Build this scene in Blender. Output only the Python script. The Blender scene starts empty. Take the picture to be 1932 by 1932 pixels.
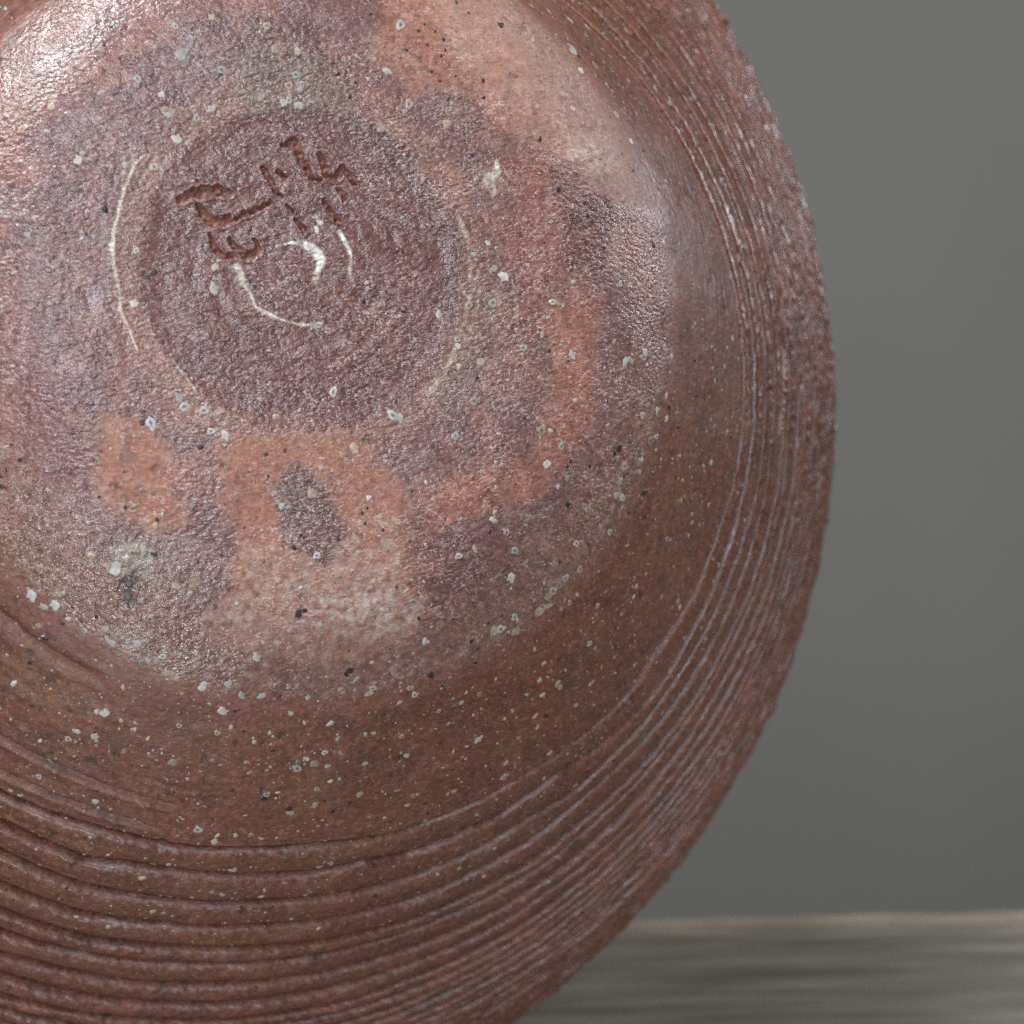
import bpy, math, random
import numpy as np
random.seed(7)
sc = bpy.context.scene
COL = sc.collection

# ---------------------------------------------------------------- camera, light, exposure
PITCH = math.radians(8.0)
CAM_H = 0.2690            # camera height over the board (jar's lowest point is computed to rest on z = 0)
cam_d = bpy.data.cameras.new("camera")
cam = bpy.data.objects.new("camera", cam_d)
COL.objects.link(cam)
cam.rotation_euler = (math.radians(90) - PITCH, 0, 0)
cam_d.sensor_width = 36.0
cam_d.lens = 72.11
cam_d.clip_start = 0.01
cam_d.clip_end = 60
cam_d.dof.use_dof = True
cam_d.dof.focus_distance = 0.402
cam_d.dof.aperture_fstop = 19.0
sc.camera = cam

world = bpy.data.worlds.new("World")
sc.world = world
world.use_nodes = True
bg = world.node_tree.nodes["Background"]
bg.inputs[0].default_value = (0.88, 0.94, 1.0, 1)
bg.inputs[1].default_value = 0.11

def area(name, loc, target, size, energy, color):
    d = bpy.data.lights.new(name, 'AREA')
    d.shape = 'RECTANGLE'
    d.size, d.size_y = size
    d.energy = energy
    d.color = color
    o = bpy.data.objects.new(name, d)
    COL.objects.link(o)
    from mathutils import Vector
    o.location = loc
    o.rotation_euler = (Vector(target) - Vector(loc)).to_track_quat('-Z', 'Y').to_euler()
    return o
LT = (-0.05, 0.45, 0.25)
area("window_light", (-0.45, -0.22, 1.46), LT, (0.65, 0.5), 32.0, (0.95, 0.975, 1.0))
area("front_window_light", (0.36, -0.75, 0.64), LT, (0.28, 0.7), 9.0, (0.78, 0.88, 1.0))
area("side_window_light", (1.35, 0.95, 0.75), LT, (0.2, 0.5), 8.0, (0.82, 0.89, 1.0))
area("left_window_light", (-1.1, -0.35, 0.35), LT, (0.18, 0.45), 5.0, (0.84, 0.9, 1.0))
area("added_low_glint_light", (-0.07, 0.16, 0.04), (-0.07, 0.39, 0.20), (0.065, 0.055), 0.34, (0.9, 0.95, 1.0))  # added small source for glints at the base's lower left, no real lamp
area("added_wall_fill_light", (1.3, 0.5, 1.6), (0.9, 2.6, 0.3), (0.8, 0.8), 16.0, (1.0, 0.95, 0.87))  # added fill, aimed to brighten the wall behind; no known lamp there

sc.view_settings.view_transform = 'Standard'
sc.view_settings.look = 'None'
sc.view_settings.exposure = 0.0
sc.render.engine = 'CYCLES'
sc.cycles.use_denoising = False
sc.cycles.max_bounces = 6

# ---------------------------------------------------------------- helpers
def tag(o, label=None, cat=None, kind=None, group=None):
    if label: o['label'] = label
    if cat: o['category'] = cat
    if kind: o['kind'] = kind
    if group: o['group'] = group
    return o

def nodes_of(m):
    m.use_nodes = True
    nt = m.node_tree
    return nt, nt.nodes, nt.links, nt.nodes["Principled BSDF"]

def hash3(i, j, k, seed):
    n = (i.astype(np.int64) * 374761393 + j.astype(np.int64) * 668265263 + k.astype(np.int64) * 2147483647 + seed * 974711) & 0xffffffff
    n = ((n ^ (n >> 13)) * 1274126177) & 0xffffffff
    n = ((n ^ (n >> 16)) * 2246822519) & 0xffffffff
    return ((n ^ (n >> 15)) & 0xffff).astype(np.float32) / 65535.0

def _grad(h, fx, fy, fz):
    a = h * (2 * math.pi * 7.0); c = np.mod(h * 911.7, 1.0) * 2 - 1
    q = np.sqrt(np.maximum(1 - c * c, 0))
    return q * np.cos(a) * fx + q * np.sin(a) * fy + c * fz

def noise3(x, y, z, seed=0):
    """gradient noise, about -1..1"""
    xi, yi, zi = np.floor(x), np.floor(y), np.floor(z)
    fx, fy, fz = x - xi, y - yi, z - zi
    q = lambda t: t * t * t * (t * (t * 6 - 15) + 10)
    u, v, w = q(fx), q(fy), q(fz)
    r = 0
    for a in (0, 1):
        for b in (0, 1):
            for c in (0, 1):
                wt = (u if a else 1 - u) * (v if b else 1 - v) * (w if c else 1 - w)
                r = r + wt * _grad(hash3(xi + a, yi + b, zi + c, seed), fx - a, fy - b, fz - c)
    return np.clip(r * 1.9, -1, 1)

def noise2p(x, y, per, seed=0):
    """gradient noise, periodic in y with integer period"""
    xi, yi = np.floor(x), np.floor(y)
    fx, fy = x - xi, y - yi
    q = lambda t: t * t * t * (t * (t * 6 - 15) + 10)
    u, v = q(fx), q(fy)
    r = 0
    z0 = np.zeros_like(xi)
    for a in (0, 1):
        for b in (0, 1):
            wt = (u if a else 1 - u) * (v if b else 1 - v)
            h = hash3(xi + a, np.mod(yi + b, per), z0, seed) * 2 * math.pi
            r = r + wt * (np.cos(h) * (fx - a) + np.sin(h) * (fy - b))
    return np.clip(r * 1.5, -1, 1)

def sm(e0, e1, x):
    t = np.clip((x - e0) / (e1 - e0), 0, 1)
    return t * t * (3 - 2 * t)

# ---------------------------------------------------------------- the jar's smooth form (millimetres, camera-aligned axes)
F_PX, DIST = 3870.0, 387.0
TILT, AZ = math.radians(21.28), math.radians(-0.29)
NRM = np.array([math.sin(TILT) * math.cos(AZ), math.sin(TILT) * math.sin(AZ), math.cos(TILT)])
UU = np.cross([0, 1, 0.0], NRM); UU /= np.linalg.norm(UU)
VV = np.cross(NRM, UU)
ORG = np.array([-39.5, 46.1, -DIST])

# knots: s-ish order of (r, z, off_x, off_y, oval)
zk = np.array([8.7, 18.6, 33, 46, 62, 85, 115, 150, 200, 250, 300, 350, 385.])
rk = np.array([75.08, 86.97, 100.3, 112.8, 127.0, 147.6, 171.4, 191.4, 210, 216, 210, 197, 188.])
def hermite(xk, yk, x):
    h = np.diff(xk); d = np.diff(yk) / h
    m = np.concatenate([[d[0]], (d[:-1] * h[1:] + d[1:] * h[:-1]) / (h[1:] + h[:-1]), [d[-1]]])
    i = np.clip(np.searchsorted(xk, x) - 1, 0, len(h) - 1); t = (x - xk[i]) / h[i]
    return (2*t**3-3*t**2+1)*yk[i]+(t**3-2*t**2+t)*h[i]*m[i]+(-2*t**3+3*t**2)*yk[i+1]+(t**3-t**2)*h[i]*m[i+1]
zr = np.linspace(8.7, 385, 1500)
pr = np.concatenate([np.linspace(0, 75.08, 400)[:-1], hermite(zk, rk, zr)])
pz = np.concatenate([.0138 * np.maximum(0, np.linspace(0, 75.08, 400)[:-1] - 50) ** 2, zr])
ps = np.concatenate([[0], np.cumsum(np.hypot(np.diff(pr), np.diff(pz)))])
S_FIT = np.arange(0, ps[-1], 0.1)
def smooth(y, sig):
    k = np.arange(-int(4 * sig), int(4 * sig) + 1); g = np.exp(-.5 * (k / sig) ** 2); g /= g.sum()
    pad = len(k) // 2
    yp = np.concatenate([2 * y[0] - y[1:pad + 1][::-1], y, 2 * y[-1] - y[-pad - 1:-1][::-1]])
    return np.convolve(yp, g, 'valid')
R_ = smooth(np.interp(S_FIT, ps, pr), 48)
Z_ = smooth(np.interp(S_FIT, ps, pz), 48)
S_EDGE = 76.6
S_GB = float(np.interp(32, Z_, S_FIT))
OX = smooth(np.interp(S_FIT, [0, 31, S_EDGE, S_GB, 400], [0, 0, 5.3, 8.62, 8.62]), 40)
OY = smooth(np.interp(S_FIT, [0, 31, S_EDGE, S_GB, 400], [0, 0, -6.58, -17.55, -17.55]), 40)
OV = smooth(np.interp(S_FIT, [0, 31, S_EDGE, S_GB, float(np.interp(120, Z_, S_FIT)), 500], [0, 0, .0, .02, 0, 0]), 60)
S_WALL_END = float(np.interp(150, Z_, S_FIT))
S_END = float(S_FIT[-1])

def base_pts(s, th):
    f = lambda T: np.interp(s, S_FIT, T)
    rr = f(R_) * (1 + f(OV) * np.cos(2 * th))
    x, y, z = f(OX) + rr * np.cos(th), f(OY) + rr * np.sin(th), -f(Z_)
    return x, y, z                                # jar frame: x along UU, y along VV, z along NRM

def to_cam(x, y, z):
    return ORG + x[..., None] * UU + y[..., None] * VV + z[..., None] * NRM

# columns are denser where the wall is turned to the viewer
NT = 1320
tq = np.linspace(0, 1, 4001)
tt = -math.pi + 2 * math.pi * tq
dens = 1 + 2.2 * sm(-2.6, -2.2, tt) * (1 - sm(1.15, 1.5, tt))
cum = np.concatenate([[0], np.cumsum((dens[1:] + dens[:-1]) / 2)]); cum /= cum[-1]
TH = np.interp(np.arange(NT) / NT, cum, tt)
_Sc, _Tc = np.meshgrid(np.concatenate([np.linspace(.05, 76, 130), np.linspace(76.6, S_WALL_END, 300)]), TH[::3], indexing='ij')
# photograph measurements -> surface coordinates (s, theta): nearest point of the smooth form
_c = to_cam(*base_pts(_Sc, _Tc))
_px = 966 + F_PX * _c[..., 0] / -_c[..., 2]
_py = 966 - F_PX * _c[..., 1] / -_c[..., 2]
_sf, _tf = _Sc.ravel(), _Tc.ravel()
_px, _py = _px.ravel(), _py.ravel()
_near = -_c[..., 2].ravel()
def surf(px, py):
    d = (_px - px) ** 2 + (_py - py) ** 2 + np.maximum(0, _near - 480) * 0.02
    i = int(np.argmin(d))
    return _sf[i], _tf[i]
def uv(pts):
    o = []
    for p in pts:
        s, t = surf(p[0], p[1])
        o.append((s * math.cos(t), s * math.sin(t)))
    return np.array(o)

# grooves of the wall, measured as runs of (s, theta)
GB = [(0,1494),(80,1528),(200,1566),(300,1590),(344,1596),(464,1600),(600,1594),(773,1562),(867,1526),(975,1470),(1071,1410),(1175,1318),(1229,1240),(1293,1143),(1325,1080),(1357,1000),(1379,936),(1389,881)]
GC = [[(0,1558),(160,1622),(240,1634),(360,1650),(464,1654),(600,1646),(695,1622),(773,1610),(875,1570),(943,1538),(1055,1462),(1115,1422),(1215,1334)],
      [(0,1612),(160,1678),(320,1702),(464,1704),(600,1694),(773,1658),(875,1618),(975,1558),(1095,1486),(1215,1366),(1247,1322)],
      [(0,1674),(160,1730),(320,1746),(464,1748),(640,1734),(773,1698),(1023,1570),(1119,1490)],
      [(0,1718),(160,1770),(320,1786),(464,1786),(773,1738)],
      [(0,1758),(280,1814),(464,1816)],
      [(0,1798),(280,1854),(464,1850)],
      [(0,1838),(280,1890),(464,1886)],
      [(0,1878),(280,1922)]]
def run(pts):
    st = sorted((surf(*p)[::-1] for p in pts), key=lambda a: a[0])
    t = np.array([a[0] for a in st]); s = np.array([a[1] for a in st])
    return t, s
def along(pts, keep=1.0):
    t, s = run(pts)
    m = np.median(s)
    s = m + (s - m) * keep
    xs = np.concatenate([[-math.pi], [t[0] - .35], t, [t[-1] + .35], [math.pi]])
    ys = np.concatenate([[m], [m], s, [m], [m]])
    return np.interp(TH, xs, ys)
wob = lambda seed, a, k: a * noise2p(np.zeros(NT) + seed * 7.3, (TH / (2 * math.pi) + .5) * k, k, seed)
sk = [along(GB, .9)]
for g in GC:
    sk.append(np.maximum(along(g, .75), sk[-1] + 2.0))
last = sk[-1].copy()
rnd = random.Random(3)
while last.min() < S_WALL_END + 2:
    last = last + rnd.uniform(4.3, 6.4)
    sk.append(last + wob(50 + len(sk), .5, 9))
SK = np.stack(sk)                       # groove k at column j
SK = SK + np.stack([wob(100 + k, .30, 22) + wob(160 + k, .06, 120) for k in range(len(SK))])

# rows of the mesh: even on the foot, then following the grooves, crowded where a groove is cut
PH = np.array([0, .022, .045, .07, .10, .135, .175, .23, .30, .38, .47, .56, .65, .73, .80, .86, .905, .94, .963, .982])
f0 = np.concatenate([np.linspace(0, .94, 84)[:-1], np.linspace(.94, 1, 16)[:-1]])
seg = [np.repeat(np.linspace(0.05, 31.5, 128)[:-1][:, None], NT, 1), np.repeat(np.linspace(31.5, 77, 152)[:-1][:, None], NT, 1),
       77 + f0[:, None] * (SK[0] - 77)[None]]
for k in range(len(SK) - 1):
    seg.append(SK[k][None] + PH[:, None] * (SK[k + 1] - SK[k])[None])
seg.append(SK[-1][None])
Sg = np.concatenate(seg); NR = len(Sg)
Tg = np.repeat(TH[None], NR, 0)
X0, Y0, Z0 = base_pts(Sg, Tg)

U = Sg * np.cos(Tg); V = Sg * np.sin(Tg)
N = lambda sc_, seed, ox=0.0: noise3(X0 / sc_ + 37.1 + ox, Y0 / sc_ + 11.3, Z0 / sc_ + 5.7, seed)
n40, n14, n6, n3, n15 = N(40, 1), N(14, 2), N(6, 3), N(2.8, 4), N(1.3, 5)
n14b, n6b, n3b = N(14, 12), N(6, 13), N(2.6, 14)
n07 = N(0.75, 21)

WU = U + 1.6 * n6 + 0.8 * n3 + 0.35 * n15
WV = V + 1.6 * n6b + 0.8 * n3b - 0.35 * n15

def poly_sd(poly, u, v, pad=14):
    """signed distance (mm, negative inside) of a polygon, far = pad"""
    out = np.full(u.shape, float(pad))
    lo, hi = poly.min(0) - pad, poly.max(0) + pad
    m = (u > lo[0]) & (u < hi[0]) & (v > lo[1]) & (v < hi[1])
    a, b = u[m], v[m]
    d2 = np.full(a.shape, 1e9); ins = np.zeros(a.shape, bool)
    for p, q in zip(poly, np.roll(poly, -1, 0)):
        e = q - p; w0, w1 = a - p[0], b - p[1]
        t = np.clip((w0 * e[0] + w1 * e[1]) / max(e @ e, 1e-9), 0, 1)
        d2 = np.minimum(d2, (w0 - e[0] * t) ** 2 + (w1 - e[1] * t) ** 2)
        c = ((p[1] > b) != (q[1] > b)) & (a < e[0] * (b - p[1]) / (e[1] if abs(e[1]) > 1e-9 else 1e-9) + p[0])
        ins ^= c
    out[m] = np.where(ins, -1, 1) * np.sqrt(d2)
    return np.clip(out, -pad, pad)

def stroke_d(pts, w, u, v, pad=4):
    """distance to a polyline divided by its local half width"""
    P = np.array(pts); W = np.broadcast_to(np.array(w, float), (len(P),))
    out = np.full(u.shape, 9.0)
    lo, hi = P.min(0) - pad, P.max(0) + pad
    m = (u > lo[0]) & (u < hi[0]) & (v > lo[1]) & (v < hi[1])
    a, b = u[m], v[m]
    o = np.full(a.shape, 9.0)
    for i in range(len(P) - 1):
        e = P[i + 1] - P[i]; w0, w1 = a - P[i, 0], b - P[i, 1]
        t = np.clip((w0 * e[0] + w1 * e[1]) / max(e @ e, 1e-9), 0, 1)
        ww = W[i] * (1 - t) + W[i + 1] * t
        o = np.minimum(o, np.hypot(w0 - e[0] * t, w1 - e[1] * t) / np.maximum(ww, .02))
    out[m] = o
    return out

# ---------------------------------------------------------------- relief
H = np.zeros_like(Sg)
H += 0.22 * n14 * sm(6, 30, Sg) + 0.07 * n6
# turning lines of the foot: fine concentric ridges
fine = noise2p(Sg / 0.9, (Tg / (2 * math.pi) + .5) * 40, 40, 31)
fine2 = noise2p(Sg / 2.3, (Tg / (2 * math.pi) + .5) * 14, 14, 32)
on_wall = sm(S_EDGE - 2, S_EDGE + 6, Sg)
H += (0.024 * fine + 0.035 * fine2) * (1 + 1.4 * on_wall * (1 - sm(-.3, .4, Tg)))
# recessed middle
disc = 1 - sm(27.6 + 0.7 * n6, 31.6 + 0.7 * n6, Sg)
H -= 0.3 * disc
spir = np.sin(Sg * 2 * math.pi / 3.3 - Tg) * 0.036 * (1 - sm(20, 29, Sg)) * sm(2, 5, Sg)
H += spir
# ring of the second turning cut
H += 0.05 * (sm(34.6, 35.4, Sg + .3 * n6) - 0.5) * sm(31, 33, Sg) * (1 - sm(38, 52, Sg))

phase = np.zeros_like(Sg); kk = np.full(Sg.shape, -1); pitch = np.full(Sg.shape, 4.0)
for k in range(len(SK) - 1):
    m = (Sg >= SK[k][None]) & (Sg < SK[k + 1][None])
    p = (Sg - SK[k][None]) / np.maximum(SK[k + 1] - SK[k], .5)[None]
    phase = np.where(m, p, phase); kk = np.where(m, k, kk); pitch = np.where(m, (SK[k + 1] - SK[k])[None], pitch)
in_gr = kk >= 0
shape = np.interp(phase, [0, .035, .075, .13, .22, .36, .56, .76, .88, .95, .985, 1.0], [-1.35, -1.2, -.25, .32, .56, .62, .46, .1, -.3, -.75, -1.2, -1.35])
side = sm(-.15, .55, Tg)                # towards the upper right the grooves are shallower
amp_t = noise2p(kk * 3.7 + .5, (Tg / (2 * math.pi) + .5) * 26, 26, 61)
AMP = (0.92 + 0.32 * amp_t) * np.clip(pitch / 4.2, .5, 1.4)
AMP = AMP * (1 - .42 * side) * (1 + .6 * sm(130, 190, Sg))
lip_jag = 1 + .14 * n15 + .22 * n3
H += np.where(in_gr, AMP * (shape * lip_jag + .1), 0)
dn = np.minimum(phase, 1 - phase) * pitch + .05 * n15
sec = sm(-.05, .35, noise2p(kk * 5.3 + .5, (Tg / (2 * math.pi) + .5) * 9, 9, 63))
pc = .60 + .10 * noise2p(kk * 2.1 + .5, (Tg / (2 * math.pi) + .5) * 14, 14, 64)
ds = (phase - pc) * pitch
H += np.where(in_gr, sec * (1 - .6 * side) * (-.42 * np.exp(-(ds / .24) ** 2) + .16 * np.exp(-((ds - .5) / .35) ** 2)), 0)
H -= np.where(in_gr, (.95 + .3 * n3) * np.exp(-(dn / .34) ** 2) * (1 - .75 * side), 0)
# approach to the first groove
dB = Sg - SK[0][None]
H += np.where(in_gr, 0, -.75 * np.exp(-((dB + .1 * n15) / .4) ** 2) * (1 - .6 * side))
# short extra cuts left of the bottom
def cut(pts, depth, w, lip, fade=.10, ext=.9):
    """groove along measured points; fades at the last one, runs on past the first"""
    global H
    t, s = run(pts)
    xs = np.concatenate([[t[0] - ext], t]); ys = np.concatenate([[s[0]], s])
    g = np.interp(TH, xs, ys) + wob(int(depth * 1000) % 97, .12, 90)
    f = sm(t[0] - ext, t[0] - ext * .5, TH) * (1 - sm(t[-1] - fade, t[-1], TH))
    d = Sg - g[None]
    H += f[None] * (-depth * np.exp(-(d / w) ** 2) + lip * lip_jag * np.exp(-((d - 2.6 * w) / (1.9 * w)) ** 2))
cut([(0,1390),(80,1438),(160,1470),(256,1502),(372,1530)], 1.05, .42, .38)
cut([(0,1456),(80,1490),(160,1522),(256,1554),(328,1572)], 1.1, .42, .4)
cut([(0,1526),(100,1565),(180,1592),(224,1606)], .8, .34, .3, .05)
cut([(0,1165),(70,1218),(126,1252),(182,1280),(215,1300)], 1.1, .8, .3, .12)
def arc_cut(pts, depth, w, lip):
    global H
    t, s = run(pts)
    g = np.interp(TH, t, s)
    f = sm(t[0], t[0] + .05, TH) * (1 - sm(t[-1] - .05, t[-1], TH))
    d = Sg - g[None]
    H += f[None] * (-depth * np.exp(-(d / w) ** 2) + lip * lip_jag * np.exp(-((d - 2.0 * w) / w) ** 2))
arc_cut([(1184,1000),(1207,960),(1222,932)], .1, .3, .35)
arc_cut([(1118,1102),(1135,1075),(1150,1052)], .1, .3, .3)
arc_cut([(1384,420),(1392,470),(1398,530)], .1, .4, .5)
arc_cut([(1418,440),(1436,560),(1446,660)], .1, .4, .4)
arc_cut([(1445,430),(1464,540),(1474,660),(1470,760),(1452,860)], .3, .4, 1.2)
arc_cut([(1440,640),(1445,730),(1441,800),(1424,930),(1390,1050)], .3, .4, 1.0)
arc_cut([(560,1637),(610,1634),(660,1622)], .25, .4, .2)
arc_cut([(470,1564),(500,1568),(522,1566)], .3, .5, .2)
arc_cut([(255,1455),(300,1480),(350,1492),(400,1500)], .16, .5, .12)
arc_cut([(350,1448),(400,1462),(460,1470)], .14, .5, .1)
# coarse clay body: lumps and torn spots, rougher out on the wall
w_in = sm(S_EDGE + 14, S_EDGE + 30, Sg)
rough = sm(S_EDGE + 4, S_EDGE + 22, Sg) * .3 + .35 * sm(125, 225, Sg)
streak = noise2p(Sg / 1.1, (Tg / (2 * math.pi) + .5) * 130, 130, 71)
lump = np.maximum(0, N(2.2, 72) - .35) ** 1.0
pit = np.maximum(0, N(2.6, 73) - .62)
streak2 = noise2p(Sg / .7, (Tg / (2 * math.pi) + .5) * 240, 240, 75)
H += sm(.2, .9, Tg) * w_in * sm(S_GB + 30, S_GB + 60, Sg) * (.12 * np.maximum(streak, -.2) + .07 * np.maximum(streak2, -.1))
knob = np.maximum(0, noise2p(Sg / 2.6, (Tg / (2 * math.pi) + .5) * 100, 100, 77) - .28) + np.maximum(0, N(3.4, 78) - .5)
H += rough * (.30 * streak + .05 * n15 + .10 * n3 + .3 * lump) - .5 * sm(180, 232, Sg) + 1.9 * knob * sm(180, 232, Sg) - (0.3 + .6 * rough) * 1.1 * pit
H += (0.010 + .02 * on_wall) * n15 + (.012 + .015 * on_wall) * n07 + 0.02 * n3
# torn pits
for px, py, rad, dep in [(1251,1603,1.3,1.6),(1116,1728,1.1,1.4),(1386,1396,1.0,1.2),(1172,1694,.9,.9),(472,1623,.9,.5),(291,1660,.8,.5),(725,1350,.8,.35),(527,1313,.8,.3),(1143,880,.9,.2),(310,1588,1.0,.6),(1020,1905,1.5,1.5),(1283,1600,1.0,1.0),(934,1885,1.6,1.4)]:
    s, t = surf(px, py)
    d2 = (U - s * math.cos(t)) ** 2 + (V - s * math.sin(t)) ** 2
    H -= dep * np.exp(-d2 / rad ** 2 * (1 + .5 * n15))

# incised signature and numeral
Z6 = lambda pts: [(324.6 + x * .2, 247.3 + y * .2) for x, y in pts]
SIG = [([(100,645),(200,600),(330,590),(530,590)], [40,46,40,36]), ([(150,580),(280,550),(400,560),(535,560)], [22,24,24,24]),
       ([(260,700),(290,780),(380,840),(480,840),(550,780)], [30,46,46,40,26]),
       ([(480,860),(620,830),(740,760),(860,710),(950,660)], [28,26,26,24,16]),
       ([(870,370),(930,460),(980,560),(1040,630)], [34,30,26,18]), ([(1090,720),(1130,775)], [14,20]), ([(1020,395),(1085,430)], [24,26]),
       ([(1065,130),(1160,120),(1200,220),(1240,310),(1290,370),(1320,440),(1390,470)], [24,44,44,40,30,28,20]),
       ([(1390,230),(1450,330),(1460,420),(1540,450),(1620,370),(1680,430),(1730,500)], [30,36,34,32,34,32,22]),
       ([(1570,560),(1640,590),(1635,660)], [24,30,22]), ([(1430,640),(1500,780),(1600,890)], [20,34,30]), ([(1170,850),(1250,940)], [22,32]),
       ([(370,985),(415,1110),(500,1170),(580,1180)], [22,34,28,32]), ([(550,1020),(600,1090),(690,1170),(770,1180),(835,1130),(800,1040)], [26,30,34,34,24,22])]
sig_d = np.full(Sg.shape, 9.0)
sel = Sg < 34
for pts, w in SIG:
    sig_d = np.minimum(sig_d, stroke_d(uv(Z6(pts)), np.array(w) * .02 * 1.05, WU * .15 + U * .85 + .2 * n07 + .26*n15, WV * .15 + V * .85 - .26 * n15))
sig = 1 - sm(.70, 1.08, sig_d)
H -= sig * (0.46 + .2 * n15 + .3 * n07)
H += .13 * np.exp(-((sig_d - 1.45) / .35) ** 2) * sel * (1 + .6 * n15)

# ---------------------------------------------------------------- colour of the fired clay (linear), gloss and grain
def srgb(r, g, b):
    f = lambda c: (c / 255 / 12.92) if c / 255 <= .04045 else ((c / 255 + .055) / 1.055) ** 2.4
    return np.array([f(r), f(g), f(b)])
C = np.empty(Sg.shape + (3,))
def mix(c, f):
    global C
    C += (c - C) * np.clip(f, 0, 1)[..., None]
PLUM, PLUM_D, RUST = srgb(116, 87, 84), srgb(103, 74, 71), srgb(122, 76, 63)
ORANGE, TAN, BROWN, BROWN_D = srgb(142, 89, 67), srgb(152, 112, 97), srgb(99, 57, 41), srgb(84, 50, 36)
ASH, ASHW, GREY, GREEN = srgb(152, 128, 116), srgb(180, 166, 156), srgb(104, 86, 76), srgb(92, 80, 66)
C[:] = PLUM
mix(PLUM_D, .5 + .8 * n14)
mix(RUST, .35 * sm(.0, .6, n14b) + .15 * n6)
mix(srgb(146, 100, 88), .45 * sm(.1, .7, n6b + .3 * n14))
mix(srgb(92, 57, 53), .62 * disc)
mix(srgb(136, 98, 82), .5 * sm(30.6, 32.2, Sg) * (1 - sm(34, 39, Sg + 1.5 * n6)))
mix(srgb(84, 42, 34), .35 * np.exp(-((Sg - 30.4 - .5 * n6) / .8) ** 2))
soft_e = sm(-1.4, -.4, Tg)
on_base = 1 - sm(S_EDGE - 1.6 - 2.5 * soft_e, S_EDGE + 3.0 + 2.5 * soft_e, Sg + 1.2 * n6 + .8 * n3)
P = {}
def patch(name, pts, soft=1.5, off=0.0):
    d = poly_sd(uv(pts), WU, WV)
    P[name] = 1 - sm(-soft + off, soft + off, d)
    return P[name]
patch('disc_dark', [(690,225),(760,280),(830,340),(872,420),(884,520),(875,600),(850,640),(835,560),(840,470),(800,400),(740,330),(680,260)], 2.2)
mix(srgb(84, 62, 54), .5 * P['disc_dark'])
patch('grey_top', [(470,60),(560,90),(640,130),(660,190),(690,240),(600,215),(520,205),(480,215),(440,160)], 3.0)
mix(GREY, .75 * P['grey_top'])
patch('grey_ring', [(890,520),(930,560),(940,640),(900,720),(850,780),(820,740),(862,660),(882,590)], 2.5)
mix(GREY, .5 * P['grey_ring'])
patch('left_pink', [(0,560),(60,640),(120,740),(170,860),(150,960),(0,880)], 4)
mix(srgb(148, 84, 78), .15 * P['left_pink'])
patch('top_left_rust', [(0,330),(180,160),(330,60),(420,0),(330,0),(120,140),(0,240)], 3)
mix(RUST, .55 * P['top_left_rust'])
patch('o_main', [(421,848),(450,826),(540,826),(630,822),(698,859),(740,924),(763,962),(770,1038),(782,1095),(806,1165),(760,1225),(640,1255),(500,1235),(420,1200),(392,1182),(405,1150),(447,1078),(443,1019),(417,947)], 1.9, .3)
patch('o_spot', [(535,905),(560,888),(584,886),(618,913),(630,962),(645,1015),(635,1050),(611,1061),(565,1030),(535,977),(527,947)], 1.2, .7)
halo = np.exp(-((P['o_main'] - .45) / .2) ** 2) + np.exp(-((P['o_left'] - .45) / .2) ** 2) if 'o_left' in P else np.exp(-((P['o_main'] - .4) / .22) ** 2)
f = P['o_main'] * (1 - P['o_spot'])
mix(srgb(150, 108, 96), .4 * halo)
mix(ORANGE, f * (.82 + .2 * n3))
patch('o_pale', [(450,1060),(640,1000),(740,1010),(790,1100),(806,1165),(760,1225),(640,1255),(500,1235),(400,1185)], 4.5)
mix(ASH, P['o_pale'] * f * (.45 + .5 * n3 + .4 * n15))
patch('o_white', [(600,1130),(680,1120),(790,1140),(790,1190),(690,1200),(620,1185)], 3)
mix(ASHW, P['o_white'] * (.30 + .5 * n15 + .4 * n07))
mix(srgb(94, 70, 64), .75 * P['o_spot'] * (.8 + .3 * n15))
patch('o_left', [(196,791),(250,781),(290,822),(337,897),(341,981),(288,1015),(238,977),(185,932),(178,850)], 2.2, .3)
mix(ORANGE, .85 * P['o_left']); mix(TAN, P['o_left'] * (.25 + .6 * n3 + .3 * n15))
patch('o_band', [(1045,560),(1080,540),(1125,565),(1137,615),(1120,660),(1132,740),(1105,800),(1060,890),(1000,945),(900,970),(800,1010),(810,950),(850,900),(930,890),(1000,860),(1040,800),(1030,720),(1042,670),(1025,600)], 3.2)
mix(srgb(150, 92, 72), .72 * P['o_band'] * (.9 + .3 * n6))
patch('o_mid', [(940,300),(1030,290),(1060,380),(1040,480),(1030,560),(980,520),(950,420)], 5)
mix(srgb(140, 84, 70), .55 * P['o_mid'])
patch('o_top', [(701,54),(720,-20),(900,-20),(1000,100),(1010,240),(960,262),(924,202),(870,162),(773,176),(697,108)], 3.2)
mix(ORANGE, .8 * P['o_top'])
patch('tan_top', [(830,-30),(1030,-30),(1050,20),(1082,83),(1133,151),(1194,288),(1226,378),(1201,389),(1151,371),(1086,313),(1057,266),(978,266),(930,190),(860,120),(820,40)], 3.0)
mix(TAN, P['tan_top'] * (.80 + .35 * n6 + .2 * n3)); 
patch('white_top', [(1078,256),(1120,250),(1170,300),(1180,330),(1130,320),(1090,300)], 2)
mix(ASHW, P['white_top'] * (.45 + .5 * n15 + .5 * n07))
patch('tan_right', [(1180,405),(1240,410),(1256,480),(1256,560),(1200,570),(1160,480)], 3)
mix(srgb(144, 100, 84), .7 * P['tan_right'])
patch('gloss_r', [(1050,320),(1075,350),(1130,372),(1180,400),(1170,440),(1140,470),(1140,520),(1110,520),(1060,490),(1060,440),(1085,400),(1050,360)], 1.8)
mix(srgb(78, 52, 52), .42 * P['gloss_r'])
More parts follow.
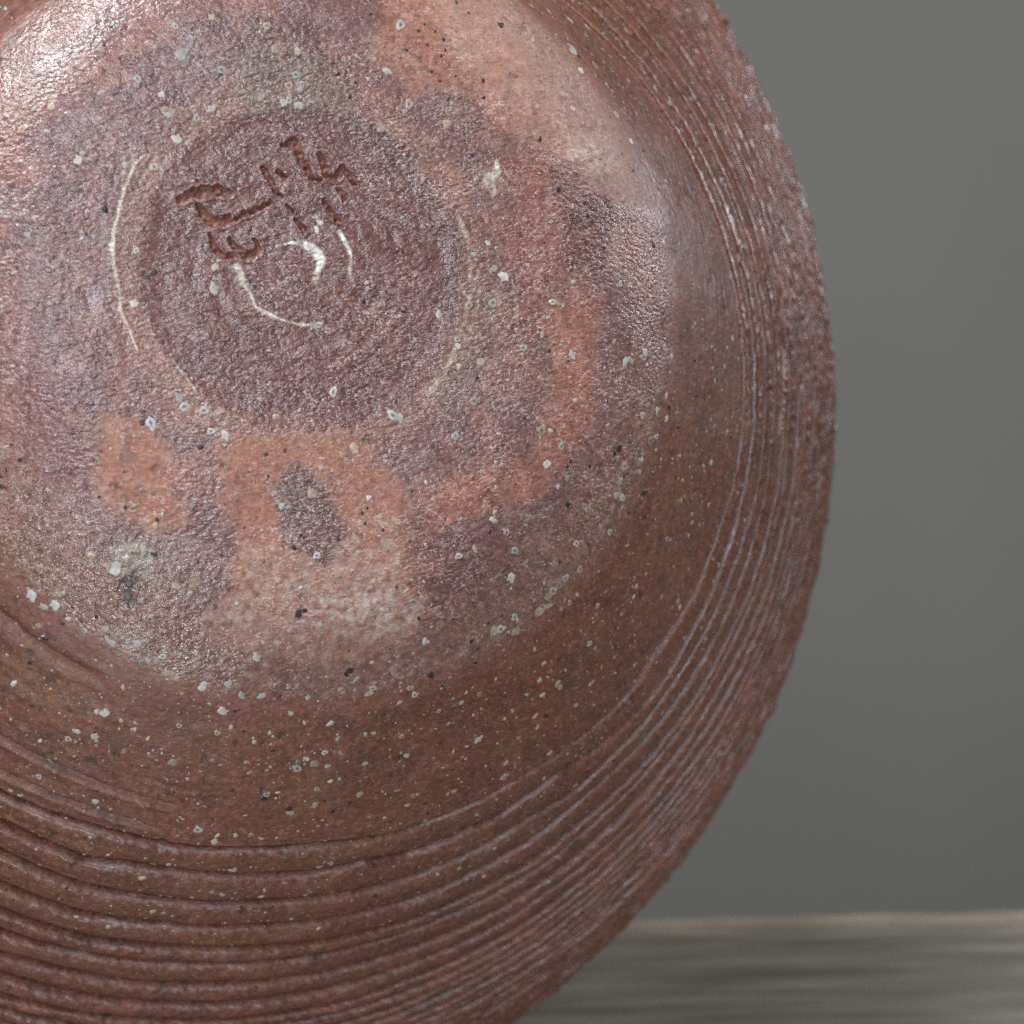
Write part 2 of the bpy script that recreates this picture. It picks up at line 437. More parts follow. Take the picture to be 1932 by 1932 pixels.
patch('gloss_r2', [(1140,560),(1220,600),(1250,650),(1240,740),(1160,720),(1140,640)], 2.5)
mix(PLUM_D, .2 * P['gloss_r2'])
patch('gloss_b', [(770,1005),(850,1010),(960,1000),(1080,900),(1150,840),(1220,830),(1200,930),(1100,1060),(1020,1150),(930,1200),(830,1230),(800,1130),(770,1060)], 2.4)
mix(srgb(92, 58, 54), .2 * P['gloss_b'])
patch('gloss_l', [(-40,880),(60,930),(170,960),(280,1030),(350,1040),(440,1040),(440,1090),(390,1150),(370,1230),(300,1230),(180,1170),(90,1130),(0,1040),(-60,980)], 2.4)
mix(srgb(128, 104, 97), .5 * P['gloss_l'])
patch('drop', [(222,1100),(236,1075),(258,1085),(254,1120),(246,1150),(222,1150),(214,1128)], 1.2)
patch('drop_pale', [(205,1045),(240,1030),(285,1040),(288,1075),(262,1100),(235,1080),(212,1085)], 1.2)
mix(srgb(150, 142, 128), .6 * P['drop_pale']); mix(srgb(52, 50, 42), .85 * P['drop'])
patch('olive', [(0,985),(40,1000),(90,1080),(130,1130),(70,1105),(0,1040),(-30,1010)], 1.2)
mix(srgb(108, 88, 66), .6 * P['olive'])
# wall
w = 1 - on_base
mix(BROWN, w * 1.0)
mix(srgb(122, 64, 43), w * .25 * sm(-.1, .6, n14))
mix(srgb(108, 72, 45), w * .4 * sm(.0, .6, n14b) * (1 - side))
mix(BROWN_D, w * .6 * sm(.15, .7, n6b + .5 * n3))
mix(srgb(140, 92, 72), w * .35 * sm(.25, .8, streak * .6 + n3b * .6))
mix(srgb(118, 84, 74), w * (.22 * sm(150, 235, Sg)))
mix(srgb(140, 74, 60), w * .6 * sm(.45, .75, n6) * sm(150, 190, Sg))
mix(srgb(60, 38, 30), sm(.02, .2, pit) * (.25 + .55 * w))
# ash rim on the foot's edge
edge = np.exp(-((Sg - S_EDGE + 1.0 + .8 * n6) / 1.3) ** 2)
low = sm(.0, .3, -Tg) * (1 - sm(2.6, 3.0, -Tg))
mix(srgb(176, 172, 160), edge * low * sm(.1, .7, .6 * n3 + .6 * n15 + .3 * n14) * .6)
mix(RUST, .5 * np.exp(-((Sg - S_EDGE - 2.6) / 2.2) ** 2))
mix(srgb(124, 88, 74), .55 * sm(60, 70, Sg + 2 * n6) * on_base)
mix(ASH, .25 * on_base * sm(.25, .8, n3 + .5 * n15))
mix(srgb(70, 44, 40), .35 * on_base * sm(.35, .8, n3b - .4 * n15) )
# pale lines of slip left by the turning tool
def slip(pts, w, c, a=1.0, tan=False):
    d = stroke_d(uv(pts), np.array(w) * .048, U + .18 * n15 + .12 * n07, V + .18 * n3 - .12 * n07)
    f = (1 - sm(.35, 1.2, d)) * a * np.clip(.95 + .55 * n3 + .3 * n15, .35, 1)
    mix(c, f * np.clip(.9 + .35 * n15 + .3 * n07, 0, 1))
    return f
CREAM, CHALK, BUFF = srgb(196, 186, 168), srgb(212, 211, 200), srgb(160, 118, 96)
raised = np.zeros_like(Sg)
def S(*a, **k):
    global raised
    raised = np.maximum(raised, slip(*a, **k))
S([(275,288),(256,307),(237,349),(227,384),(216,426),(213,474),(216,512),(224,550),(230,586),(240,614),(262,660)], [5,7,8,9,10,9,8,7,7,6,3], CREAM, .95)
S([(205,466),(213,474)], [7,8], CREAM)
S([(324,676),(345,706),(375,740)], [5,6,4], CREAM, .8)
S([(878,440),(889,500),(888,560),(878,610),(862,649)], [3,8,5,9,10], srgb(158, 138, 120), .6)
S([(405,226),(440,214),(500,204),(545,201)], [6,4,7,4], srgb(158, 140, 122), .55)
S([(417,771),(445,786),(474,801)], [8,9,3], BUFF, .8)
S([(240,614),(280,660),(324,700),(360,740),(417,780)], [10,12,14,12,8], BUFF, .4)
S([(310,245),(330,215),(378,195)], [4,8,7], BUFF, .7)
S([(862,649),(858,670),(850,687),(832,712),(816,733),(806,745)], [11,13,10,11,13,8], srgb(166, 156, 136), .7)
S([(735,232),(760,250),(775,272)], [5,8,4], BUFF, .8)
S([(935,306),(938,322),(928,335),(922,345),(928,362),(929,374)], [8,12,22,26,18,5], CREAM)
S([(917,389),(923,420),(935,450)], [5,5,4], BUFF, .7)
S([(862,408),(872,425),(882,442),(884,470)], [6,14,14,8], srgb(166, 152, 134), .8)
S([(540,464),(556,459),(572,459),(588,465),(600,476),(607,489),(606,503),(598,514)], [4,9,15,22,23,20,15,10], CHALK)
S([(598,514),(600,522),(590,530)], [12,9,4], srgb(176, 150, 128), .7)
S([(640,438),(649,452),(658,470),(663,485)], [12,11,8,3], CHALK)
S([(663,485),(664,505),(662,520),(667,538)], [4,10,6,9], srgb(170, 152, 134), .7)
S([(595,409),(607,420)], [12,11], CREAM, .85); S([(598,430),(600,433)], [9,9], CHALK, .8)
S([(450,503),(455,520),(460,533),(473,557),(485,577),(499,591),(525,601),(545,607),(570,613),(588,616),(605,611),(612,608)], [18,17,13,7,6,11,6,5,6,13,13,4], CREAM, .95)
S([(645,545),(632,558),(615,566)], [4,5,4], BUFF, .8)
H += .10 * raised * (1 - sig)
mix(srgb(96, 46, 31), sig * .8); 
deep_sig = 1 - sm(.1, .8, sig_d)
mix(srgb(128, 70, 46), deep_sig * .7 * sm(-.3, .5, n15))
# small dark scratches of the base
for pts, wd, c in [([(552,725),(562,733),(573,740)], [5,7,4], srgb(50, 26, 22)), ([(655,765),(675,740),(700,722),(730,708)], [2,4,4,2], srgb(70, 30, 24)),
                   ([(763,470),(765,495)], [5,3], srgb(96, 34, 28)), ([(745,574),(760,588),(775,590)], [6,6,3], srgb(52, 28, 24))]:
    f = slip(pts, wd, c, .85); H -= .2 * f
lumps = N(1.5, 91); lumps2 = N(.85, 92)
H += P['gloss_l'] * (.24 * np.maximum(lumps, -.15) + .09 * lumps2 + .12 * n3) + (.06 * lumps + .05 * lumps2) * np.clip(P['gloss_r'] + .5 * P['gloss_b'], 0, 1)
ROUGH = .22 + .05 * n6 + .05 * n14b
GRAIN = np.ones_like(Sg)
matte = np.clip(P['o_main'] * (1 - P['o_spot']) + P['o_left'] + .7 * P['o_top'] + P['tan_top'] + .4 * P['o_band'], 0, 1)
ROUGH += .36 * matte
gl = np.clip(P['gloss_l'] + P['gloss_r'] + .55 * P['gloss_b'] + .5 * P['gloss_r2'] + .4 * P['o_spot'], 0, 1)
ROUGH = ROUGH - .10 * gl - .05 * P['gloss_l'] + (.20 - .13 * side + .12 * (~in_gr)) * w + .3 * sig
GRAIN = (.75 + .35 * n6) * (1 - .5 * matte) * (1 + .35 * gl) * (1 - .72 * w) * (1 - .3 * sig)
PALE = on_base * np.clip(.55 + .4 * n6 + .3 * n14b, 0, 1) * (1 - .35 * raised) * (1 - sig)
PALE += w * (.22 - .14 * side)

# ---------------------------------------------------------------- displaced surface
def grad(a):
    d0 = np.gradient(a, axis=0)
    d1 = np.roll(a, -1, 1) - np.roll(a, 1, 1)
    return d0, d1
def normals(x, y, z):
    (xs, xt), (ys, yt), (zs, zt) = grad(x), grad(y), grad(z)
    n = np.stack([ys * zt - zs * yt, zs * xt - xs * zt, xs * yt - ys * xt], -1)
    n /= np.maximum(np.linalg.norm(n, axis=-1, keepdims=True), 1e-12)
    return n
N0 = normals(X0, Y0, Z0)
if N0[5, 5, 2] < 0: N0 = -N0
PX, PY, PZ = X0 + N0[..., 0] * H, Y0 + N0[..., 1] * H, Z0 + N0[..., 2] * H
PX[0], PY[0], PZ[0] = PX[0].mean(), PY[0].mean(), PZ[0].mean()
N1 = normals(PX, PY, PZ)
if N1[5, 5, 2] < 0: N1 = -N1
N1[0] = (0, 0, 1)

# jar frame -> world
cp, sp = math.cos(PITCH), math.sin(PITCH)
A = np.array([[1, 0, 0], [0, sp, cp], [0, -cp, sp]])      # rows: camera x, y(up), z(back) in world axes
MJ = np.stack([UU, VV, NRM]) @ A                          # jar axes in world
O_W = ORG @ A
full_s = np.linspace(0, S_END, 400)
_fx, _fy, _fz = base_pts(*np.meshgrid(full_s, np.linspace(-math.pi, math.pi, 240), indexing='ij'))
low_z = (O_W[2] + _fx * MJ[0, 2] + _fy * MJ[1, 2] + _fz * MJ[2, 2]).min() - .5
CAM_H = -low_z * .001
cam.location = (0, 0, CAM_H)
from mathutils import Matrix, Vector
jar = bpy.data.objects.new("stoneware_jar", None)
COL.objects.link(jar)
Mw = Matrix(((MJ[0, 0], MJ[1, 0], MJ[2, 0], O_W[0] * .001), (MJ[0, 1], MJ[1, 1], MJ[2, 1], O_W[1] * .001),
             (MJ[0, 2], MJ[1, 2], MJ[2, 2], O_W[2] * .001 + CAM_H), (0, 0, 0, 1)))
jar.matrix_world = Mw
jar.empty_display_size = .02
tag(jar, 'reddish brown ridged stoneware jar lying on its side, signed base facing front', 'jar')

# ---------------------------------------------------------------- materials
def clay_material():
    m = bpy.data.materials.new("fired_clay")
    nt, nd, lk, bs = nodes_of(m)
    col = nd.new('ShaderNodeAttribute'); col.attribute_name = 'fired_colour'
    par = nd.new('ShaderNodeAttribute'); par.attribute_name = 'surface'
    sep = nd.new('ShaderNodeSeparateXYZ'); lk.new(par.outputs['Vector'], sep.inputs[0])
    tc = nd.new('ShaderNodeTexCoord')
    def noise(scale, detail, rough=.5, dist=0.0):
        n = nd.new('ShaderNodeTexNoise'); n.inputs['Scale'].default_value = scale
        n.inputs['Detail'].default_value = detail; n.inputs['Roughness'].default_value = rough
        n.inputs['Distortion'].default_value = dist
        lk.new(tc.outputs['Object'], n.inputs['Vector']); return n
    def math_(op, a, b=None, c=None):
        n = nd.new('ShaderNodeMath'); n.operation = op
        for i, x in enumerate((a, b, c)):
            if x is None: continue
            if isinstance(x, (int, float)): n.inputs[i].default_value = x
            else: lk.new(x, n.inputs[i])
        return n.outputs[0]
    def rng(x, a, b, c, d):
        n = nd.new('ShaderNodeMapRange'); lk.new(x, n.inputs[0])
        for i, v in zip((1, 2, 3, 4), (a, b, c, d)): n.inputs[i].default_value = v
        return n.outputs[0]
    mp = nd.new('ShaderNodeMapping'); mp.inputs['Rotation'].default_value = (0, 0, math.radians(-32)); mp.inputs['Scale'].default_value = (.62, 1, 1)
    lk.new(tc.outputs['Object'], mp.inputs['Vector'])
    g1, g2, g3 = noise(1500, 2, .5), noise(1250, 1.5, .5, .5), noise(600, 2, .55)
    g4 = noise(3600, 1)
    lk.new(mp.outputs[0], g2.inputs['Vector']); lk.new(mp.outputs[0], g1.inputs['Vector'])
    vo = nd.new('ShaderNodeTexVoronoi'); vo.feature = 'SMOOTH_F1'; vo.inputs['Scale'].default_value = 1350
    vo.inputs['Smoothness'].default_value = .5
    lk.new(mp.outputs[0], vo.inputs['Vector'])
    # mottled grain: value jitter
    val = math_('MULTIPLY', rng(g3.outputs['Fac'], .3, .7, .78, 1.2), rng(g1.outputs['Fac'], .28, .72, .80, 1.18))
    mul = nd.new('ShaderNodeVectorMath'); mul.operation = 'SCALE'
    lk.new(col.outputs['Color'], mul.inputs[0]); lk.new(val, mul.inputs['Scale'])
    # fine worm-like pale crystals, plus specular glints painted into the colour
    cr = rng(math_('ABSOLUTE', math_('SUBTRACT', g2.outputs['Fac'], .5)), .008, .045, 1, 0)
    pt = rng(noise(900, 2, .6).outputs['Fac'], .38, .58, 0, 1)
    crf = math_('MULTIPLY', math_('MULTIPLY', cr, pt), math_('MULTIPLY', sep.outputs['Z'], .75))
    mx = nd.new('ShaderNodeMix'); mx.data_type = 'RGBA'
    lk.new(crf, mx.inputs['Factor']); lk.new(mul.outputs[0], mx.inputs['A'])
    mx.inputs['B'].default_value = (.56, .48, .45, 1)
    # pores
    po = rng(noise(1900, 1).outputs['Fac'], .27, .33, .75, 0)
    mx2 = nd.new('ShaderNodeMix'); mx2.data_type = 'RGBA'
    lk.new(po, mx2.inputs['Factor']); lk.new(mx.outputs['Result'], mx2.inputs['A'])
    mx2.inputs['B'].default_value = (.035, .018, .014, 1)
    lk.new(mx2.outputs['Result'], bs.inputs['Base Color'])
    ro = math_('ADD', sep.outputs['X'], rng(g3.outputs['Fac'], .3, .7, -.10, .10))
    lk.new(ro, bs.inputs['Roughness'])
    bs.inputs['IOR'].default_value = 1.52
    h = math_('ADD', math_('ADD', math_('MULTIPLY', g1.outputs['Fac'], .8), math_('MULTIPLY', vo.outputs['Distance'], -.28)), math_('MULTIPLY', g4.outputs['Fac'], .16))
    b = nd.new('ShaderNodeBump'); b.inputs['Distance'].default_value = .00046
    lk.new(sep.outputs['Y'], b.inputs['Strength']); lk.new(h, b.inputs['Height'])
    lk.new(b.outputs['Normal'], bs.inputs['Normal'])
    return m
CLAY = clay_material()

def speck_material():
    m = bpy.data.materials.new("melted_ash")
    nt, nd, lk, bs = nodes_of(m)
    col = nd.new('ShaderNodeAttribute'); col.attribute_name = 'fired_colour'
    oi = nd.new('ShaderNodeObjectInfo')
    tc = nd.new('ShaderNodeTexCoord')
    n = nd.new('ShaderNodeTexNoise'); n.inputs['Scale'].default_value = 2.2; n.inputs['Detail'].default_value = 3
    lk.new(tc.outputs['Object'], n.inputs['Vector'])
    r = nd.new('ShaderNodeMapRange'); lk.new(n.outputs['Fac'], r.inputs[0])
    for i, v in zip((1, 2, 3, 4), (.3, .7, .62, 1.15)): r.inputs[i].default_value = v
    r2 = nd.new('ShaderNodeMapRange'); lk.new(oi.outputs['Random'], r2.inputs[0]); r2.inputs[3].default_value = .62; r2.inputs[4].default_value = 1.1
    mm = nd.new('ShaderNodeMath'); mm.operation = 'MULTIPLY'; lk.new(r.outputs[0], mm.inputs[0]); lk.new(r2.outputs[0], mm.inputs[1])
    mul = nd.new('ShaderNodeVectorMath'); mul.operation = 'SCALE'
    lk.new(col.outputs['Color'], mul.inputs[0]); lk.new(mm.outputs[0], mul.inputs['Scale'])
    lk.new(mul.outputs[0], bs.inputs['Base Color'])
    bs.inputs['Roughness'].default_value = .42
    return m
SPECK = speck_material()

# ---------------------------------------------------------------- jar meshes
co_all = np.stack([PX, PY, PZ], -1) * .001
def grid_part(name, r0, r1, mask=None, cap=False):
    """rows r0..r1 of the polar grid as one mesh; mask picks quads (row, column)"""
    nr = r1 - r0
    i, j = np.meshgrid(np.arange(nr), np.arange(NT), indexing='ij')
    a = (i * NT + j); b = (i * NT + (j + 1) % NT); c = b + NT; d = a + NT
    quads = np.stack([a, d, c, b], -1)
    keep = np.ones((nr, NT), bool) if mask is None else mask
    quads = quads[keep]
    used = np.unique(quads)
    remap = np.full((nr + 1) * NT, -1, np.int64); remap[used] = np.arange(len(used))
    quads = remap[quads]
    flat = lambda arr: arr[r0:r1 + 1].reshape(-1, *arr.shape[2:])[used]
    me = bpy.data.meshes.new(name)
    nv, nf = len(used), len(quads)
    me.vertices.add(nv); me.vertices.foreach_set('co', flat(co_all).astype(np.float32).ravel())
    me.loops.add(nf * 4); me.loops.foreach_set('vertex_index', quads.astype(np.int32).ravel())
    me.polygons.add(nf); me.polygons.foreach_set('loop_start', np.arange(0, nf * 4, 4, dtype=np.int32))
    me.polygons.foreach_set('use_smooth', np.ones(nf, bool))
    me.update(calc_edges=True)
    at = me.attributes.new('fired_colour', 'FLOAT_COLOR', 'POINT')
    at.data.foreach_set('color', np.concatenate([np.clip(flat(C), .004, .9), np.ones((nv, 1))], 1).astype(np.float32).ravel())
    at = me.attributes.new('surface', 'FLOAT_VECTOR', 'POINT')
    at.data.foreach_set('vector', flat(np.stack([np.clip(ROUGH, .07, .9), np.clip(GRAIN, .02, 1), np.clip(PALE, 0, 1)], -1)).astype(np.float32).ravel())
    me.normals_split_custom_set_from_vertices(flat(N1).astype(np.float32))
    me.materials.append(CLAY)
    o = bpy.data.objects.new(name, me); COL.objects.link(o); o.parent = jar
    return o
r_disc, r_edge = 127, 127 + 151
sq = sig[:-1] + sig[1:]; sq = (sq + np.roll(sq, -1, 1)) / 4
msk = sq[:r_disc] > .35
o = grid_part('base_recess', 0, r_disc, ~msk); o['label'] = 'recessed plum brown middle of the base'
o = grid_part('incised_signature', 0, r_disc, msk); o['label'] = 'handwritten signature cut into the clay'
grid_part('base', r_disc, r_edge)
grid_part('ridged_wall', r_edge, NR - 1)

# shoulder, mouth and inside, turned away from the viewer
def lathe(name, prof, seg=240):
    vs, fs = [], []
    for r, z, ox, oy in prof:
        for k in range(seg):
            t = 2 * math.pi * k / seg
            vs.append(((ox + r * math.cos(t)) * .001, (oy + r * math.sin(t)) * .001, -z * .001))
    for i in range(len(prof) - 1):
        for k in range(seg):
            k2 = (k + 1) % seg
            fs.append((i * seg + k, (i + 1) * seg + k, (i + 1) * seg + k2, i * seg + k2))
    me = bpy.data.meshes.new(name); me.from_pydata(vs, [], fs); me.update()
    me.polygons.foreach_set('use_smooth', np.ones(len(fs), bool))
    at = me.attributes.new('fired_colour', 'FLOAT_COLOR', 'POINT')
    at.data.foreach_set('color', np.tile(np.append(BROWN, 1), len(vs)).astype(np.float32))
    at = me.attributes.new('surface', 'FLOAT_VECTOR', 'POINT')
    at.data.foreach_set('vector', np.tile([.5, .4, .2], len(vs)).astype(np.float32))
    me.materials.append(CLAY)
    o = bpy.data.objects.new(name, me); COL.objects.link(o); o.parent = jar
    return o
pf = []
rr = random.Random(5)
for s in np.arange(S_WALL_END + 5, S_END - 3, 1.3):
    f = lambda T: float(np.interp(s, S_FIT, T))
    pf.append((f(R_) + (.45 * math.sin(s * 1.6) if s > S_WALL_END + 8 else 0), f(Z_), f(OX), f(OY)))
lathe('shoulder', pf)
ox, oy = 8.62, -17.55
r1, z1 = pf[-1][0], pf[-1][1]
lathe('rim', [(r1, z1, ox, oy), (r1 + 2, z1 + 4, ox, oy), (r1 + 2, z1 + 9, ox, oy), (r1 - 2, z1 + 12, ox, oy), (r1 - 7, z1 + 10, ox, oy), (r1 - 9, z1 + 4, ox, oy), (r1 - 9, z1, ox, oy)])
lathe('inside', [(r1 - 9, z1, ox, oy), (198, 300, ox, oy), (205, 250, ox, oy), (198, 200, ox, oy), (178, 148, ox, oy), (135, 80, ox, oy), (96, 40, ox, oy), (64, 16, 4, -6), (1, 12, 2, -2)])

# ---------------------------------------------------------------- specks of melted ash and iron spots: pieces set in the surface
def speck_mesh(name, seed, col, core, ring, rough=.25):
    r_ = random.Random(seed); n = 11
    prof = [(1.0, -.5), (.9, .16), (.55, .24), (.3, .2 if ring else .26)]
    ang = [2 * math.pi * k / n + r_.uniform(-.15, .15) for k in range(n)]
    rad = [1 + r_.uniform(-rough, rough) for _ in range(n)]
    vs, cs, fs = [], [], []
    for q, (a, h) in enumerate(prof):
        for k in range(n):
            soft = (.25, .8, 1.0, 1.0)[q]
            rr_ = a * (rad[k] * (1 - .4 * (1 - a)) + .4 * (1 - a))
            vs.append((rr_ * math.cos(ang[k]), rr_ * math.sin(ang[k]), h + r_.uniform(-.02, .02)))
            c = np.array(col) * r_.uniform(.88, 1.1)
            if ring and q == 3: c = c * .5 + np.array(core) * .5
            c = c * soft + srgb(112, 72, 60) * (1 - soft)
            cs.append(c)
    vs.append((0, 0, .02 if ring else .26)); cs.append(np.array(core) if ring else np.array(col))
    for q in range(3):
        for k in range(n):
            k2 = (k + 1) % n
            fs.append((q * n + k, q * n + k2, (q + 1) * n + k2, (q + 1) * n + k))
    for k in range(n): fs.append((3 * n + k, 3 * n + (k + 1) % n, 4 * n))
    me = bpy.data.meshes.new(name); me.from_pydata(vs, [], fs); me.update()
    me.polygons.foreach_set('use_smooth', np.ones(len(fs), bool))
    at = me.attributes.new('fired_colour', 'FLOAT_COLOR', 'POINT')
    at.data.foreach_set('color', np.concatenate([np.array(cs), np.ones((len(cs), 1))], 1).astype(np.float32).ravel())
    me.materials.append(SPECK)
    return me, np.array(vs), fs, np.array(cs)
PALEC, WARMC, DARKC = srgb(176, 171, 163), srgb(168, 150, 130), srgb(54, 47, 46)
asht = [speck_mesh('ash_speck', 10 + k, PALEC if k % 3 else WARMC, srgb(70, 70, 70), k in (1, 4, 6), .22 + .05 * (k % 4)) for k in range(8)]
iront = [speck_mesh('iron_spot', 40 + k, DARKC, DARKC, False, .3) for k in range(3)]

def chip(seed, col, core):
    r_ = random.Random(seed); n = 7
    ang = [2 * math.pi * k / n + r_.uniform(-.2, .2) for k in range(n)]; rad = [1 + r_.uniform(-.3, .3) for _ in range(n)]
    vs = [(rad[k] * math.cos(ang[k]), rad[k] * math.sin(ang[k]), -.5) for k in range(n)] + [(.8 * rad[k] * math.cos(ang[k]), .8 * rad[k] * math.sin(ang[k]), .18) for k in range(n)] + [(0, 0, .24)]
    fs = [(k, (k + 1) % n, n + (k + 1) % n, n + k) for k in range(n)] + [(n + k, n + (k + 1) % n, 2 * n) for k in range(n)]
    cs = [np.array(col) * .3 + srgb(112, 72, 60) * .7] * n + [np.array(col) * r_.uniform(.85, 1.08) for _ in range(n)] + [np.array(core)]
    return np.array(vs), fs, np.array(cs)
chips = [chip(60 + k, PALEC if k % 3 else WARMC, PALEC * .5 if k % 4 == 1 else PALEC) for k in range(8)]
chips_d = [chip(80 + k, DARKC, DARKC) for k in range(3)]

def frame_at(s, t):
    j = int(np.argmin(np.abs(TH - t)))
    i = int(np.argmin(np.abs(Sg[:, j] - s)))
    i = min(max(i, 1), NR - 2)
    p = co_all[i, j]
    n = N0[i, j] * .75 + N1[max(i - 2, 0):i + 3, j].mean(0) * .25
    n = n / np.linalg.norm(n)
    return p, n, (i, j)
def place(me, s, t, rad, squash=1.0, rot=None, sink=0.0):
    p, n, _ = frame_at(s, t)
    o = bpy.data.objects.new(me.name.split('.')[0], me)
    COL.objects.link(o); o.parent = jar
    q = Vector(n).to_track_quat('Z', 'Y').to_matrix().to_4x4()
    a = random.uniform(0, 6.28) if rot is None else rot
    sm_ = Matrix.Rotation(a, 4, 'Z') @ Matrix.Diagonal((rad * squash * .001, rad / squash * .001, min(rad, .8) * .001 * .38, 1))
    o.matrix_local = Matrix.Translation(Vector(p) + Vector(n) * (.00003 - sink * .001)) @ q @ sm_
    return o
# (x, y, width) measured on the photograph
SPK = """347 99 20;328 51 12;398 34 13;506 51 16;525 91 16;560 98 13;262 149 14;413 131 16;554 144 15;541 160 14;570 166 14;490 186 16;534 192 13;548 189 12;570 198 16;307 174 12;
405 206 16;371 221 15;330 262 18;94 210 11;147 310 17;157 283 11;237 315 13;290 315 14;50 443 11;256 474 12;402 542 17;467 537 9;256 576 15;411 502 13;42 245 13;323 211 24;318 222 16;
341 750 17;346 766 16;385 774 15;284 795 19;425 821 17;398 814 14;668 846 18;590 930 17;596 1047 13;531 958 13;221 1072 22;366 1099 19;335 1103 17;200 1188 14;208 1211 17;261 1218 19;278 1241 13;
297 1243 14;311 1237 12;318 1268 19;385 1296 20;434 1289 14;459 1310 14;491 1308 12;484 1239 15;579 1317 13;700 1300 13;700 1310 13;782 1313 13;772 1300 11;417 1342 17;552 1346 11;195 1344 15;182 1389 17;
328 1441 18;565 1450 16;590 1441 16;613 1420 12;641 1424 11;767 1425 14;742 786 18;757 790 16;858 823 14;630 742 16;1180 684 18;1193 678 15;1216 665 16;1254 657 12;1270 673 12;1081 671 15;987 657 14;
1025 631 9;907 682 14;896 759 15;856 823 13;1032 874 18;1025 812 15;1060 842 13;1103 952 12;1110 963 12;1070 900 11;1052 921 11;1254 746 13;1236 774 11;1214 785 14;1259 788 13;1225 833 17;1238 820 12;
1211 868 12;1208 890 14;1177 882 18;1172 905 13;1163 935 16;1172 941 15;1150 1002 14;1084 1025 14;1049 1066 15;1034 1122 17;1046 1114 18;1056 1106 14;1067 1092 15;1092 1073 14;1020 1152 19;1031 1144 18;
968 1162 15;977 1190 18;930 1192 20;944 1188 18;1073 1138 11;1089 1121 10;1260 1018 13;1246 1127 11;1198 1105 10;1195 1127 10;970 1040 15;955 1006 13;894 1038 13;862 1047 14;968 1092 16;990 1060 14;
1075 38 15;753 47 17;731 133 15;1082 97 24;1122 124 17;1095 131 14;1082 202 11;1162 214 15;771 198 15;843 234 15;719 247 13;1190 266 12;1163 524 13;1170 537 13;1244 428 12;1252 454 13;1042 569 13;1054 573 12;
947 520 19;933 506 13;917 461 10;892 479 11;931 572 16;888 576 15;865 642 12;866 655 12;1081 670 14;830 594 14;935 392 12;110 1140 16;60 1124 17;86 1143 16;160 1190 12;130 1165 11;
1115 1216 12;1123 1224 9;1108 1210 9;1053 1295 14;1019 1312 11;1132 1262 10;1170 1160 10;905 1310 12;870 1322 11;826 1345 10;948 1466 15;952 1440 14;856 1495 13;768 1520 12;680 1500 13;598 1518 17;
546 1535 12;575 1430 10;620 1445 12;640 1470 10;690 1440 11;505 1501 14;595 1490 11;375 1566 16;406 1588 15;147 1378 13;130 1394 14;196 1340 14;330 1440 12;40 1500 10;72 1463 11;620 1620 14;320 1625 10;
1383 640 10;1402 470 11;1350 315 10;1300 186 11;1216 140 9;1287 250 9;1340 380 9;1437 298 11;1450 830 12;1391 815 10;1400 1142 15;1494 1142 12;1250 560 11;1300 1010 9;1290 940 9;1326 880 9;1296 1075 9;900 1397 14;
980 1395 10;1010 1370 10;1035 1420 12;1040 1430 11;940 1380 9;1090 1330 12;1115 1290 11;1160 1240 10;640 1395 10;705 1385 10;760 1390 11;480 1400 9;230 1420 10;275 1395 9;340 1370 10;405 1385 11;465 1440 10"""
used_px = []
for e in SPK.replace('\n', '').split(';'):
    x, y, wd = map(float, e.split())
    s, t = surf(x, y)
    me = random.choice(asht)[0]
    place(me, s, t, wd * .06 * random.uniform(.85, 1.1), random.uniform(.82, 1.22))
    used_px.append((x, y))
IRON = """1055 360 13;890 295 10;791 56 8;820 57 7;838 77 9;767 97 8;814 137 8;830 151 8;913 153 10;913 185 9;1036 662 10;814 626 8;1168 847 18;1162 856 12;900 714 10;1076 868 9;1074 880 8;1185 970 10;
267 799 13;563 1158 19;572 1154 11;657 1266 17;650 1272 11;809 1272 17;248 1098 17;240 1122 22;246 1136 17;292 1049 12;235 960 9;235 886 7;535 852 9;501 856 9;288 516 13;282 521 9;470 533 10;479 540 9;415 1052 9;505 895 8;690 985 8;722 1000 8;
684 965 9;640 1020 8;790 1165 8;1111 880 9;1060 1060 8;113 118 9;155 1170 8;700 24 8;1140 470 9;1345 820 7;1310 700 7;437 1490 9;611 1513 9;725 1350 12;527 1313 11;440 1340 9;460 1380 8"""
for e in IRON.replace('\n', '').split(';'):
    x, y, wd = map(float, e.split())
    s, t = surf(x, y)
    place(random.choice(iront)[0], s, t, wd * .05, random.uniform(.8, 1.25), sink=.03)

